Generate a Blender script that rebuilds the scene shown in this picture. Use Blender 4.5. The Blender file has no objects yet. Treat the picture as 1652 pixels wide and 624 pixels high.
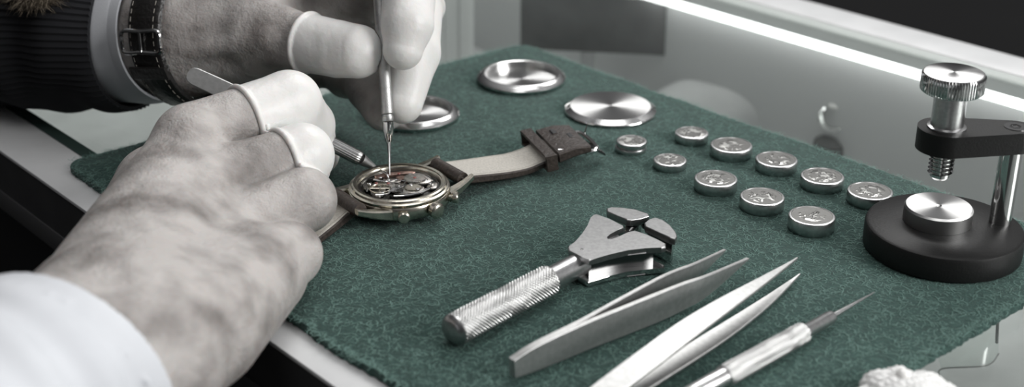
import bpy, bmesh, math, random
import numpy as np
from mathutils import Vector, Matrix

# ------------------------------------------------------------------ camera, world, lights
SC = bpy.context.scene
MM = 0.001
FPX = 2200.0
PITCH = math.atan(1012 / FPX)
H = 450 * math.sin(PITCH)            # camera height above the mat top, in mm
cd = bpy.data.cameras.new('camera'); cam = bpy.data.objects.new('camera', cd)
SC.collection.objects.link(cam); SC.camera = cam
cam.location = (0, 0, H * MM); cam.rotation_euler = (math.pi / 2 - PITCH, 0, 0)
cd.sensor_width = 36; cd.lens = FPX / 1652 * 36; cd.clip_start = 0.01; cd.clip_end = 50
cd.dof.use_dof = True; cd.dof.focus_distance = 0.425; cd.dof.aperture_fstop = 11
SC.view_settings.view_transform = 'Standard'; SC.view_settings.look = 'None'
SC.view_settings.gamma = 1; SC.view_settings.use_curve_mapping = False
SC.view_settings.exposure = 0.14

w = bpy.data.worlds.new('room'); SC.world = w; w.use_nodes = True
nt = w.node_tree; bg = nt.nodes['Background']
tc = nt.nodes.new('ShaderNodeTexCoord'); sp = nt.nodes.new('ShaderNodeSeparateXYZ')
mx = nt.nodes.new('ShaderNodeMath'); mx.operation = 'MULTIPLY_ADD'; mx.inputs[1].default_value = 0.35; mx.inputs[2].default_value = 0.0
ad = nt.nodes.new('ShaderNodeMath'); ad.operation = 'ADD'
rp = nt.nodes.new('ShaderNodeValToRGB')
rp.color_ramp.elements[0].position = 0.0; rp.color_ramp.elements[0].color = (.035, .036, .037, 1)
rp.color_ramp.elements[1].position = 0.9; rp.color_ramp.elements[1].color = (.42, .42, .425, 1)
e = rp.color_ramp.elements.new(0.35); e.color = (.10, .10, .102, 1)
nt.links.new(tc.outputs['Generated'], sp.inputs[0]); nt.links.new(sp.outputs['X'], mx.inputs[0])
nt.links.new(mx.outputs[0], ad.inputs[0]); nt.links.new(sp.outputs['Z'], ad.inputs[1])
nt.links.new(ad.outputs[0], rp.inputs[0]); nt.links.new(rp.outputs[0], bg.inputs[0])
bg.inputs[1].default_value = 0.75

def area(name, loc, target, size, power, size_y=None):
    l = bpy.data.lights.new(name, 'AREA'); o = bpy.data.objects.new(name, l); SC.collection.objects.link(o)
    l.shape = 'RECTANGLE'; l.size = size; l.size_y = size_y or size; l.energy = power; l.color = (1, .995, .985)
    o.location = loc; d = Vector(target) - Vector(loc); o.rotation_euler = d.to_track_quat('-Z', 'Y').to_euler()
    return o
area('ceiling_lamp_back', (0.32, 1.25, 0.95), (0.03, 0.42, 0), 0.70, 7.0, 0.35)
area('key_light_right', (1.05, -0.10, 0.52), (0, 0.40, 0), 0.60, 13)  # low key light from the front right, set well below ceiling height
area('overhead_fill', (0.15, 0.55, 1.35), (0, 0.42, 0), 0.6, 2.8)  # added overhead fill that brightens the felt without glare on the metal
area('front_fill', (-0.1, -0.25, 1.25), (0, 0.42, 0), 0.5, 1.6)  # added weak fill for surfaces turned to the camera, not a shop fixture

# ------------------------------------------------------------------ pixel <-> place
cP, sP = math.cos(PITCH), math.sin(PITCH)
def P(x, y, z=0.0):                    # the point of height z seen at pixel (x, y), mm
    r = np.array([(x - 826) / FPX, cP - (y - 312) / FPX * sP, -sP - (y - 312) / FPX * cP])
    return np.array([0, 0, H]) + r * ((z - H) / r[2])
def U(x, y, d):                        # the point at depth d seen at pixel (x, y), mm
    r = np.array([(x - 826) / FPX, cP - (y - 312) / FPX * sP, -sP - (y - 312) / FPX * cP])
    return np.array([0, 0, H]) + r * d
CU = np.array([.666, -.746, 0]); CV = np.array([.746, .666, 0])     # counter: along, across
def C(u, v, z=0.0): return CU * u + CV * v + np.array([0, 0, z])

# ------------------------------------------------------------------ materials
def mat(name, col, rough=.5, metal=0.0, **k):
    m = bpy.data.materials.new(name); m.use_nodes = True
    b = m.node_tree.nodes['Principled BSDF']
    b.inputs['Base Color'].default_value = (*col, 1); b.inputs['Roughness'].default_value = rough
    b.inputs['Metallic'].default_value = metal
    for kk, v in k.items(): b.inputs[kk.replace('_', ' ')].default_value = v
    return m
def noise_on(m, scale, bump=0.0, dist=.0003, col2=None, fac=(.35, .65), detail=4, cscale=None, stretch=None, rough2=None):
    n = m.node_tree; b = n.nodes['Principled BSDF']
    t = n.nodes.new('ShaderNodeTexCoord'); mp = n.nodes.new('ShaderNodeMapping')
    if stretch: mp.inputs['Scale'].default_value = stretch
    n.links.new(t.outputs['Object'], mp.inputs[0])
    if bump:
        a = n.nodes.new('ShaderNodeTexNoise'); a.inputs['Scale'].default_value = scale; a.inputs['Detail'].default_value = detail
        n.links.new(mp.outputs[0], a.inputs['Vector'])
        bp = n.nodes.new('ShaderNodeBump'); bp.inputs['Strength'].default_value = bump; bp.inputs['Distance'].default_value = dist
        n.links.new(a.outputs['Fac'], bp.inputs['Height'])
        prev = b.inputs['Normal'].links
        if prev: n.links.new(prev[0].from_socket, bp.inputs['Normal'])
        n.links.new(bp.outputs[0], b.inputs['Normal'])
    if col2 is not None:
        a = n.nodes.new('ShaderNodeTexNoise'); a.inputs['Scale'].default_value = cscale or scale; a.inputs['Detail'].default_value = detail
        n.links.new(mp.outputs[0], a.inputs['Vector'])
        mr = n.nodes.new('ShaderNodeMapRange'); mr.inputs[1].default_value = fac[0]; mr.inputs[2].default_value = fac[1]
        n.links.new(a.outputs['Fac'], mr.inputs[0])
        mi = n.nodes.new('ShaderNodeMix'); mi.data_type = 'RGBA'
        prev = b.inputs['Base Color'].links
        if prev: n.links.new(prev[0].from_socket, mi.inputs[6])
        else: mi.inputs[6].default_value = b.inputs['Base Color'].default_value
        mi.inputs[7].default_value = (*col2, 1)
        n.links.new(mr.outputs[0], mi.inputs[0]); n.links.new(mi.outputs[2], b.inputs['Base Color'])
    return m
M = {}
M['felt'] = noise_on(mat('green_felt', (.024, .067, .056), .95, 0, Sheen_Weight=.10, Sheen_Roughness=.5), 1400, .8, .0006,
                     (.012, .040, .033), (.3, .7), 5, 500)
M['fibre'] = mat('felt_fibre', (.135, .235, .205), .8)
M['skin'] = noise_on(noise_on(mat('skin', (.44, .415, .40), .50, 0, Subsurface_Weight=.12, Subsurface_Scale=.002,
                     Specular_IOR_Level=.35), 380, .8, .0007, (.15, .135, .127), (.42, .72), 6, 60), 1500, .6, .0004)
M['skin2'] = noise_on(noise_on(mat('skin_wrist', (.30, .275, .262), .48, 0, Subsurface_Weight=.1, Subsurface_Scale=.002,
                     Specular_IOR_Level=.4), 260, .7, .0009, (.20, .175, .162), (.4, .7), 5, 90, (1.6, 1, .5)), 1300, .4, .0003)
M['latex'] = noise_on(mat('white_latex', (.70, .69, .675), .42, 0, Subsurface_Weight=.15, Subsurface_Scale=.002, Specular_IOR_Level=.45), 110, .55, .0014)
M['nail'] = mat('nail', (.42, .38, .36), .2)
M['steel'] = noise_on(mat('satin_steel', (.60, .60, .60), .30, 1), 900, .05, .0001, (.5, .5, .5))
M['chrome'] = mat('polished_chrome', (.68, .68, .675), .12, 1)
M['polish'] = mat('polished_steel', (.72, .72, .715), .2, 1)
M['darksteel'] = mat('dark_steel', (.16, .16, .16), .2, 1)
M['knurl'] = mat('knurled_steel', (.50, .50, .495), .30, 1)
M['matte_steel'] = noise_on(mat('brushed_blade_steel', (.52, .52, .515), .46, 1), 700, .15, .0001, (.43, .43, .425), (.3, .7))
M['champagne'] = noise_on(mat('worn_champagne_metal', (.60, .565, .49), .24, 1), 500, .08, .0002, (.42, .40, .35))
M['brass'] = noise_on(mat('movement_plate', (.52, .50, .47), .33, 1), 900, .3, .0002, (.26, .25, .235))
M['copper'] = noise_on(mat('copper_bridge', (.48, .33, .28), .35, 1), 900, .3, .0002, (.30, .2, .17))
M['jewel'] = mat('ruby_jewel', (.22, .08, .07), .15)
M['leather'] = noise_on(mat('dark_brown_leather', (.026, .019, .016), .42), 900, .6, .0004, (.05, .038, .032))
M['lining'] = noise_on(mat('pale_leather_lining', (.50, .475, .43), .75), 1500, .5, .0003, (.40, .38, .345))
M['stitch'] = mat('stitch_thread', (.30, .28, .25), .8)
M['blackleather'] = noise_on(mat('black_leather', (.014, .013, .0125), .35), 600, .7, .0005)
M['blackcoat'] = noise_on(mat('black_enamel', (.007, .007, .007), .48, 0, Specular_IOR_Level=.3), 1500, .35, .0002)
M['whiteframe'] = noise_on(mat('white_lacquer_frame', (.68, .685, .69), .38), 60, .05, .0003, (.62, .625, .63))
M['greyframe'] = mat('grey_aluminium', (.62, .625, .625), .45)
M['postwhite'] = mat('white_post', (.9, .9, .9), .5)
M['headsteel'] = noise_on(mat('ground_steel', (.40, .40, .40), .30, 1), 900, .05, .0001, (.33, .33, .33))
M['lightgrey'] = mat('light_grey_rail', (.80, .81, .80), .45)
M['greyedge'] = mat('dark_grey_trim', (.075, .075, .077), .5)
M['darkframe'] = noise_on(mat('charcoal_panel', (.050, .050, .052), .55), 90, .1, .0004, (.04, .04, .042))
M['black'] = mat('black_panel', (.008, .008, .009), .6)
M['floor'] = noise_on(mat('dark_floor', (.012, .012, .0125), .6), 3, 0, 0, (.008, .008, .0085))
M['velvet'] = noise_on(mat('grey_display_cloth', (.80, .80, .80), .9), 30, .4, .004, (.50, .50, .50), (.3, .7), 3, 16)
M['whitecloth'] = noise_on(mat('white_shirt_cotton', (.62, .635, .665), .9), 1800, .3, .0002, (.54, .555, .585), (.3, .7), 3, 40)
M['knit'] = mat('navy_knit', (.004, .0045, .007), .9, 0, Sheen_Weight=.04)
M['fur'] = mat('brown_fur', (.13, .105, .075), .7)
M['pearl'] = mat('pearl', (.80, .79, .77), .2)
M['whitewax'] = noise_on(mat('white_plaster', (.75, .75, .74), .6), 200, .6, .002)
M['card'] = noise_on(mat('dark_grey_card', (.20, .20, .20), .7), 14, 0, 0, (.10, .10, .10), (.4, .6))
def aniso(name, col, rough, an=.85):
    m = mat(name, col, rough, 1, Anisotropic=an)
    n = m.node_tree; t = n.nodes.new('ShaderNodeTangent'); t.direction_type = 'RADIAL'; t.axis = 'Z'
    n.links.new(t.outputs[0], n.nodes['Principled BSDF'].inputs['Tangent']); return m
M['turned'] = aniso('turned_steel', (.66, .66, .655), .30)
# engraved cell face
def cellface():
    m = mat('engraved_cell_face', (.24, .238, .228), .34, 1)
    n = m.node_tree; b = n.nodes['Principled BSDF']
    t = n.nodes.new('ShaderNodeTexCoord'); oi = n.nodes.new('ShaderNodeObjectInfo')
    ad_ = n.nodes.new('ShaderNodeVectorMath'); ad_.operation = 'ADD'
    sc = n.nodes.new('ShaderNodeVectorMath'); sc.operation = 'SCALE'; sc.inputs[3].default_value = 3.0
    n.links.new(t.outputs['Object'], ad_.inputs[0])
    cx = n.nodes.new('ShaderNodeCombineXYZ'); n.links.new(oi.outputs['Random'], cx.inputs[0]); n.links.new(oi.outputs['Random'], cx.inputs[2])
    n.links.new(cx.outputs[0], sc.inputs[0]); n.links.new(sc.outputs[0], ad_.inputs[1])
    a = n.nodes.new('ShaderNodeTexNoise'); a.inputs['Scale'].default_value = 330; a.inputs['Detail'].default_value = 1.5; a.inputs['Distortion'].default_value = 1.6
    n.links.new(ad_.outputs[0], a.inputs['Vector'])
    r = n.nodes.new('ShaderNodeValToRGB'); r.color_ramp.elements[0].position = .50; r.color_ramp.elements[1].position = .56
    n.links.new(a.outputs['Fac'], r.inputs[0])
    # keep the engraving in the middle of the face
    ln = n.nodes.new('ShaderNodeVectorMath'); ln.operation = 'LENGTH'; n.links.new(t.outputs['Object'], ln.inputs[0])
    mr = n.nodes.new('ShaderNodeMapRange'); mr.inputs[1].default_value = .0062; mr.inputs[2].default_value = .0050
    n.links.new(ln.outputs['Value'], mr.inputs[0])
    mu = n.nodes.new('ShaderNodeMath'); mu.operation = 'MULTIPLY'; n.links.new(r.outputs[0], mu.inputs[0]); n.links.new(mr.outputs[0], mu.inputs[1])
    f = n.nodes.new('ShaderNodeTexNoise'); f.inputs['Scale'].default_value = 2500
    n.links.new(t.outputs['Object'], f.inputs['Vector'])
    b1 = n.nodes.new('ShaderNodeBump'); b1.inputs['Strength'].default_value = .45; b1.inputs['Distance'].default_value = .0001
    n.links.new(f.outputs['Fac'], b1.inputs['Height'])
    b2 = n.nodes.new('ShaderNodeBump'); b2.inputs['Strength'].default_value = 1; b2.inputs['Distance'].default_value = .0003
    n.links.new(mu.outputs[0], b2.inputs['Height']); mi = n.nodes.new('ShaderNodeMix'); mi.data_type = 'RGBA'; mi.inputs[6].default_value = (.22, .218, .21, 1); mi.inputs[7].default_value = (.55, .55, .53, 1); n.links.new(mu.outputs[0], mi.inputs[0]); n.links.new(mi.outputs[2], b.inputs['Base Color']); n.links.new(b1.outputs[0], b2.inputs['Normal']); n.links.new(b2.outputs[0], b.inputs['Normal'])
    return m
M['cellface'] = cellface()
def glassmat(name, fres, tint):
    m = bpy.data.materials.new(name); m.use_nodes = True; n = m.node_tree; n.nodes.clear()
    o = n.nodes.new('ShaderNodeOutputMaterial'); tr = n.nodes.new('ShaderNodeBsdfTransparent'); tr.inputs[0].default_value = (*tint, 1)
    if not fres: n.links.new(tr.outputs[0], o.inputs[0]); return m
    g = n.nodes.new('ShaderNodeBsdfGlossy'); g.inputs['Roughness'].default_value = .06; g.inputs[0].default_value = (1, 1, 1, 1)
    f = n.nodes.new('ShaderNodeFresnel'); f.inputs[0].default_value = 1.5; mi = n.nodes.new('ShaderNodeMixShader')
    n.links.new(f.outputs[0], mi.inputs[0]); n.links.new(tr.outputs[0], mi.inputs[1]); n.links.new(g.outputs[0], mi.inputs[2])
    n.links.new(mi.outputs[0], o.inputs[0]); return m
M['glass'] = glassmat('glass_surface', True, (.93, .95, .94)); M['glass_in'] = glassmat('glass_underside', False, (.95, .97, .96))
M['glassedge'] = mat('green_glass_edge', (.05, .075, .068), .2)
M['acrylic'] = glassmat('clear_acrylic', True, (.88, .88, .88)); M['acryledge'] = mat('acrylic_edge', (.6, .6, .6), .2)
def emis(name, col, s):
    m = mat(name, col, .4); b = m.node_tree.nodes['Principled BSDF']
    b.inputs['Emission Color'].default_value = (*col, 1); b.inputs['Emission Strength'].default_value = s; return m
M['led'] = emis('light_strip_diffuser', (1, 1, 1), 3.0)

# ------------------------------------------------------------------ object helpers
COL = SC.collection
def thing(name, label, cat, loc=(0, 0, 0), group=None):
    o = bpy.data.objects.new(name, None); COL.objects.link(o); o.empty_display_size = .01
    o.location = tuple(np.array(loc, float) * MM); o['label'] = label; o['category'] = cat
    if group: o['group'] = group
    o['o'] = [float(c) for c in loc]
    return o
def obj(name, g, m, parent=None, smooth=35, local=False, label=None):
    v, f = g; v = np.asarray(v, float)
    if parent is not None and not local:
        p = parent; off = np.zeros(3)
        while p is not None:
            if 'o' in p: off = off + np.array(p['o'])
            p = p.parent
        v = v - off
    me = bpy.data.meshes.new(name); me.from_pydata((v * MM).tolist(), [], [list(map(int, q)) for q in f] if not isinstance(f, np.ndarray) else f.tolist())
    me.update(); me.polygons.foreach_set('use_smooth', [True] * len(me.polygons))
    if smooth is not None: me.set_sharp_from_angle(angle=math.radians(smooth))
    for mm_ in (m if isinstance(m, (list, tuple)) else [m]): me.materials.append(M[mm_])
    o = bpy.data.objects.new(name, me); COL.objects.link(o)
    if parent is not None: o.parent = parent
    if label: o['label'] = label
    return o
def tag(o, label, cat, group=None, kind=None):
    if label: o['label'] = label
    if cat: o['category'] = cat
    if group: o['group'] = group
    if kind: o['kind'] = kind
    return o
def join(*gs):
    V, F, n = [], [], 0
    for v, f in gs:
        V.append(np.asarray(v, float)); F += [[int(i) + n for i in q] for q in f]; n += len(v)
    return np.concatenate(V), F
def lathe(prof, n=64):
    V, F = [], []; rows = []
    for r, z in prof:
        if r < 1e-6: rows.append([len(V)]); V.append((0, 0, z))
        else:
            rows.append(list(range(len(V), len(V) + n)))
            V += [(r * math.cos(2 * math.pi * i / n), r * math.sin(2 * math.pi * i / n), z) for i in range(n)]
    for a, b in zip(rows, rows[1:]):
        for i in range(n):
            j = (i + 1) % n
            if len(a) == 1 and len(b) == 1: continue
            if len(a) == 1: F.append([a[0], b[i], b[j]][::-1])
            elif len(b) == 1: F.append([a[i], a[j], b[0]])
            else: F.append([a[i], a[j], b[j], b[i]])
    return np.array(V, float), F
def frame(A, B, up=(0, 0, 1)):
    A, B = np.array(A, float), np.array(B, float); z = B - A; z /= np.linalg.norm(z)
    x = np.cross(up, z); x /= np.linalg.norm(x); y = np.cross(z, x)
    return A, np.stack([x, y, z], 1)
def place(g, A, R): return np.asarray(g[0]) @ R.T + A, g[1]
def at(g, p): return np.asarray(g[0]) + np.array(p, float), g[1]
def rotz(g, a):
    c, s = math.cos(a), math.sin(a); R = np.array([[c, -s, 0], [s, c, 0], [0, 0, 1]])
    return np.asarray(g[0]) @ R.T, g[1]
def box(a, b, bev=0.0):
    bm = bmesh.new(); bmesh.ops.create_cube(bm, size=1)
    a, b = np.array(a, float), np.array(b, float)
    for v in bm.verts:
        c = (a + b) / 2 + np.array(v.co) * (b - a); v.co = Vector(c)
    return bmout(bm, bev)
def bmout(bm, bev=0.0, seg=2):
    if bev: bmesh.ops.bevel(bm, geom=list(bm.edges), offset=bev, segments=seg, profile=.5, affect='EDGES', clamp_overlap=True)
    bmesh.ops.recalc_face_normals(bm, faces=bm.faces)
    bm.verts.ensure_lookup_table(); bm.verts.index_update()
    v = np.array([list(x.co) for x in bm.verts]); f = [[x.index for x in q.verts] for q in bm.faces]; bm.free(); return v, f
def prism(poly, z0, z1, bev=0.0, seg=2):
    bm = bmesh.new(); lo = [bm.verts.new((p[0], p[1], z0)) for p in poly]; hi = [bm.verts.new((p[0], p[1], z1)) for p in poly]
    bm.faces.new(lo[::-1]); bm.faces.new(hi); n = len(poly)
    for i in range(n): bm.faces.new((lo[i], lo[(i + 1) % n], hi[(i + 1) % n], hi[i]))
    if bev:
        es = [e for e in bm.edges if abs(e.verts[0].co.z - e.verts[1].co.z) < 1e-6]
        bmesh.ops.bevel(bm, geom=es, offset=bev, segments=seg, profile=.5, affect='EDGES', clamp_overlap=True)
    return bmout(bm)
def spline(pts, n=8):
    pts = [np.array(p, float) for p in pts]; q = [2 * pts[0] - pts[1]] + pts + [2 * pts[-1] - pts[-2]]; out = []
    for i in range(1, len(q) - 2):
        for k in range(n):
            t = k / n
            out.append(.5 * ((2 * q[i]) + (-q[i - 1] + q[i + 1]) * t + (2 * q[i - 1] - 5 * q[i] + 4 * q[i + 1] - q[i + 2]) * t * t + (-q[i - 1] + 3 * q[i] - 3 * q[i + 1] + q[i + 2]) * t ** 3))
    out.append(pts[-1]); return np.array(out)
def closed_spline(pts, n=5):
    pts = [np.array(p, float) for p in pts]; N = len(pts); out = []
    for i in range(N):
        a, b, c, d = pts[i - 1], pts[i], pts[(i + 1) % N], pts[(i + 2) % N]
        for k in range(n):
            t = k / n
            out.append(.5 * (2 * b + (c - a) * t + (2 * a - 5 * b + 4 * c - d) * t * t + (3 * b - a - 3 * c + d) * t ** 3))
    return np.array(out)
def tube(path, r, n=12, cap=True):
    path = np.array(path, float); m = len(path); r = np.broadcast_to(np.array(r, float), (m,))
    V = []; F = []; T = np.gradient(path, axis=0); T /= np.linalg.norm(T, axis=1)[:, None]
    x = np.cross(T[0], [0.13, .27, .95]); x /= np.linalg.norm(x)
    for i in range(m):
        x = x - T[i] * np.dot(x, T[i]); x /= np.linalg.norm(x); y = np.cross(T[i], x)
        for k in range(n):
            a = 2 * math.pi * k / n; V.append(path[i] + r[i] * (math.cos(a) * x + math.sin(a) * y))
    for i in range(m - 1):
        for k in range(n):
            j = (k + 1) % n; F.append([i * n + k, i * n + j, (i + 1) * n + j, (i + 1) * n + k])
    if cap: F.append(list(range(n))[::-1]); F.append([(m - 1) * n + k for k in range(n)])
    return np.array(V), F
def strip(cen, wid, nrm, th, ch=.12):
    """solid bar of flat section: centres, half-width vectors, unit normals, thicknesses; small chamfers"""
    m = len(cen); V = []; F = []; th = np.broadcast_to(np.array(th, float), (m,)); cen = np.array(cen, float)
    for i in range(m):
        c, w_, nn, t = cen[i], np.array(wid[i], float), np.array(nrm[i], float), th[i] / 2
        L = max(np.linalg.norm(w_), 1e-6); k = min(ch, L * .4, t * .8) ; u = w_ / L
        for a, b in ((-L, -t + k), (-L, t - k), (-L + k, t), (L - k, t), (L, t - k), (L, -t + k), (L - k, -t), (-L + k, -t)):
            V.append(c + u * a + nn * b)
    for i in range(m - 1):
        for k in range(8):
            j = (k + 1) % 8; F.append([i * 8 + k, i * 8 + j, (i + 1) * 8 + j, (i + 1) * 8 + k])
    F.append(list(range(8))[::-1]); F.append([(m - 1) * 8 + k for k in range(8)])
    return np.array(V), F
def knurl(r, L, N=36, amp=.22, ang=1.0, ends=True, sub=6, z0=0.0):
    nt_ = N * sub; dz = 2 * math.pi * r / nt_ ; nz = max(8, int(L / dz)); th = np.arange(nt_) * 2 * math.pi / nt_
    z = np.linspace(0, L, nz); TH, Z = np.meshgrid(th, z); k = ang / r
    tri = lambda a: np.abs(((a * N / (2 * math.pi)) % 1.0) - .5) * 2
    d = np.minimum(1 - tri(TH + k * Z), 1 - tri(TH - k * Z))
    e_ = np.clip(np.minimum(Z, L - Z) / .6, 0, 1); R = r - .55 * (1 - e_) ** 2 - amp * (1 - d) * e_
    V = np.stack([R * np.cos(TH), R * np.sin(TH), Z + z0], -1).reshape(-1, 3)
    i, j = np.meshgrid(np.arange(nz - 1), np.arange(nt_), indexing='ij'); j2 = (j + 1) % nt_
    F = np.stack([i * nt_ + j, i * nt_ + j2, (i + 1) * nt_ + j2, (i + 1) * nt_ + j], -1).reshape(-1, 4).tolist()
    F.append(list(range(nt_))[::-1]); F.append([(nz - 1) * nt_ + q for q in range(nt_)])
    return V, F

# ------------------------------------------------------------------ smooth bodies (distance fields -> one surface)
def rcone(a, b, ra, rb):
    a, b = np.array(a, float), np.array(b, float)
    def f(p):
        ba = b - a; l2 = max((ba * ba).sum(), 1e-9); t = np.clip(((p - a) @ ba) / l2, 0, 1)
        return np.linalg.norm(p - a - t[:, None] * ba, axis=1) - (ra + (rb - ra) * t)
    return f
def ell(c, r, R=None):
    c = np.array(c, float); r = np.array(r, float)
    def f(p):
        q = (p - c) if R is None else (p - c) @ R
        k0 = np.linalg.norm(q / r, axis=1); k1 = np.linalg.norm(q / (r * r), axis=1)
        return k0 * (k0 - 1) / np.maximum(k1, 1e-9)
    return f
def smin(a, b, k):
    h = np.maximum(k - np.abs(a - b), 0) / k
    return np.minimum(a, b) - h * h * h * k / 6
def smax(a, b, k): return -smin(-a, -b, k)
def chain(pts, rs, k=2.5):
    fs = [rcone(pts[i], pts[i + 1], rs[i], rs[i + 1]) for i in range(len(pts) - 1)]
    def f(p):
        d = fs[0](p)
        for q in fs[1:]: d = smin(d, q(p), k)
        return d
    return f
def sunion(fs, k):
    def f(p):
        d = fs[0](p)
        for q in fs[1:]: d = smin(d, q(p), k)
        return d
    return f
def nets(f, lo, hi, h):
    lo = np.array(lo, float); hi = np.array(hi, float); n = np.ceil((hi - lo) / h).astype(int) + 1
    # coarse pass: only evaluate near the surface
    ch = 4 * h; cn = np.ceil((hi - lo) / ch).astype(int) + 2
    cg = np.stack(np.meshgrid(*[lo[i] + np.arange(cn[i]) * ch for i in range(3)], indexing='ij'), -1).reshape(-1, 3)
    cv = f(cg).reshape(cn)
    g = np.empty(n, np.float64)
    ax = [lo[i] + np.arange(n[i]) * h for i in range(3)]
    ci = [np.minimum(np.arange(n[i]) // 4, cn[i] - 1) for i in range(3)]
    up = cv[np.ix_(ci[0], ci[1], ci[2])]; g[:] = np.sign(up) * 1e3 + (up == 0) * 1e3
    near = np.abs(up) < ch * 2.2
    idx = np.argwhere(near)
    for s in range(0, len(idx), 400000):
        q = idx[s:s + 400000]; pts = lo + q * h; g[q[:, 0], q[:, 1], q[:, 2]] = f(pts)
    S = g < 0
    nc = n - 1
    cnt = np.zeros(nc); pos = np.zeros((*nc, 3))
    offs = [(i, j, k) for i in (0, 1) for j in (0, 1) for k in (0, 1)]
    sl = lambda o: tuple(slice(o[i], o[i] + nc[i]) for i in range(3))
    for a in offs:
        for d in range(3):
            if a[d]: continue
            b = tuple(a[i] + (i == d) for i in range(3))
            va, vb = g[sl(a)], g[sl(b)]; m = (va < 0) != (vb < 0)
            t = np.where(m, va / np.where(m, va - vb, 1), 0)
            cnt += m
            for c in range(3): pos[..., c] += m * (a[c] + (t if c == d else 0))
    act = cnt > 0; ids = -np.ones(nc, int); ids[act] = np.arange(act.sum())
    cells = np.argwhere(act); V = lo + (cells + pos[act] / cnt[act][:, None]) * h
    F = []
    for d in range(3):
        u, v = [(1, 2), (2, 0), (0, 1)][d]
        s0 = [slice(0, n[i]) for i in range(3)]; s1 = list(s0); s0[d] = slice(0, n[d] - 1); s1[d] = slice(1, n[d])
        m = S[tuple(s0)] != S[tuple(s1)]; q = np.argwhere(m)
        q = q[(q[:, u] > 0) & (q[:, v] > 0) & (q[:, u] < nc[u]) & (q[:, v] < nc[v])]
        def I(du, dv):
            r = q.copy(); r[:, u] -= du; r[:, v] -= dv; return ids[r[:, 0], r[:, 1], r[:, 2]]
        quad = np.stack([I(1, 1), I(0, 1), I(0, 0), I(1, 0)], 1)
        fl = ~S[tuple(q.T)]; quad[fl] = quad[fl][:, ::-1]
        F.append(quad)
    F = np.concatenate(F); F = F[(F >= 0).all(1)]
    for _ in range(2):
        e = h * .25; G = np.stack([f(V + np.eye(3)[i] * e) - f(V - np.eye(3)[i] * e) for i in range(3)], 1) / (2 * e)
        V = V - np.clip(f(V), -h, h)[:, None] * G / np.maximum((G * G).sum(1), .25)[:, None]
    return V, F

#==SETTING==
# ------------------------------------------------------------------ the setting: floor and counter
def cbox(u0, u1, v0, v1, z0, z1, bev=0.0):
    g = box((u0, v0, z0), (u1, v1, z1), bev); v = g[0]
    out = v[:, :1] * CU + v[:, 1:2] * CV + v[:, 2:3] * np.array([0, 0, 1]); return out, [q[::-1] for q in g[1]]
fl = obj('floor', box((-2500, -1500, -905), (2500, 4000, -900)), 'floor'); tag(fl, None, None, kind='structure')
ct = thing('display_counter', 'glass-topped shop display counter with white frame under the green mat', 'counter', C(-350, 340, -900))
UA, UB, ZT = -1000, 250, -2.5
obj('frame_rail', cbox(UA, UB, 163.6, 183, -4.2, ZT - .2, .4), 'whiteframe', ct, label='white lacquered front rail')
obj('frame_rail', cbox(UA, UB, 509.5, 531, -10, ZT, .9), 'whiteframe', ct, label='white lacquered back rail')
obj('side_panel', cbox(UA, UB, 164, 170, -21, -4.2), 'darkframe', ct, label='charcoal panel below the front rail')
obj('side_panel', cbox(UA, UB, 163.4, 170, -29, -21, .3), 'greyedge', ct)
obj('side_panel', cbox(UA, UB, 172, 178, -900, -29), 'black', ct, label='black front panel')
obj('side_panel', cbox(UA, UB, 525, 531, -900, -10), 'black', ct)
def crail(sec):
    V = [CU * u + CV * v + np.array([0, 0, z]) for u in (UA, UB) for v, z in sec]; n = len(sec)
    return np.array(V), [[i, (i + 1) % n, n + (i + 1) % n, n + i] for i in range(n)] + [list(range(n))[::-1], [n + i for i in range(n)]]
obj('inner_rail', crail([(509.4, -3.0), (505.5, -5.6), (509.4, -8)]), 'lightgrey', ct, smooth=20)
obj('inner_rail', crail([(509.4, -7.2), (505.4, -5.7), (501, -9.2), (509.4, -11)]), 'greyframe', ct, smooth=20)
led = obj('light_strip', cbox(UA, UB, 500.8, 506, -13.6, -9.4, .6), 'led', ct, label='glowing white light strip under the glass')
g = cbox(UA, UB, 183.6, 507.6, -4.6, ZT)
v, f = g; go = obj('glass_top', g, ['glass', 'glass_in', 'glassedge'], ct, smooth=None)
for p in go.data.polygons:
    p.material_index = 0 if p.normal.z > .5 else 1
    p.use_smooth = False
obj('glass_edge', cbox(UA, UB, 183, 188.0, -6.2, ZT - .02), 'glassedge', ct, label='dark green edge of the glass')
# inside of the case
obj('inner_floor', cbox(UA, UB, 178, 520, -84, -78), 'velvet', ct)
obj('inner_wall', cbox(UA, UB, 178, 186, -78, -7), 'darkframe', ct)
obj('inner_wall', cbox(UA, UB, 510, 520, -78, -12), 'greyframe', ct)
# ribbed white end post seen through the glass behind the mat
ribs = []
for i in range(8):
    x0 = -80 + i * 7.6
    _g = box((x0, 655 - 2 * (i % 2), -78), (x0 + 7.0, 662, -7.5), .8); _g[0][:, 1] += (_g[0][:, 2] + 78) * .5 - 15; ribs.append(_g)
obj('ribbed_post', join(*ribs), 'postwhite', ct, label='white ribbed post inside the case')

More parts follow.
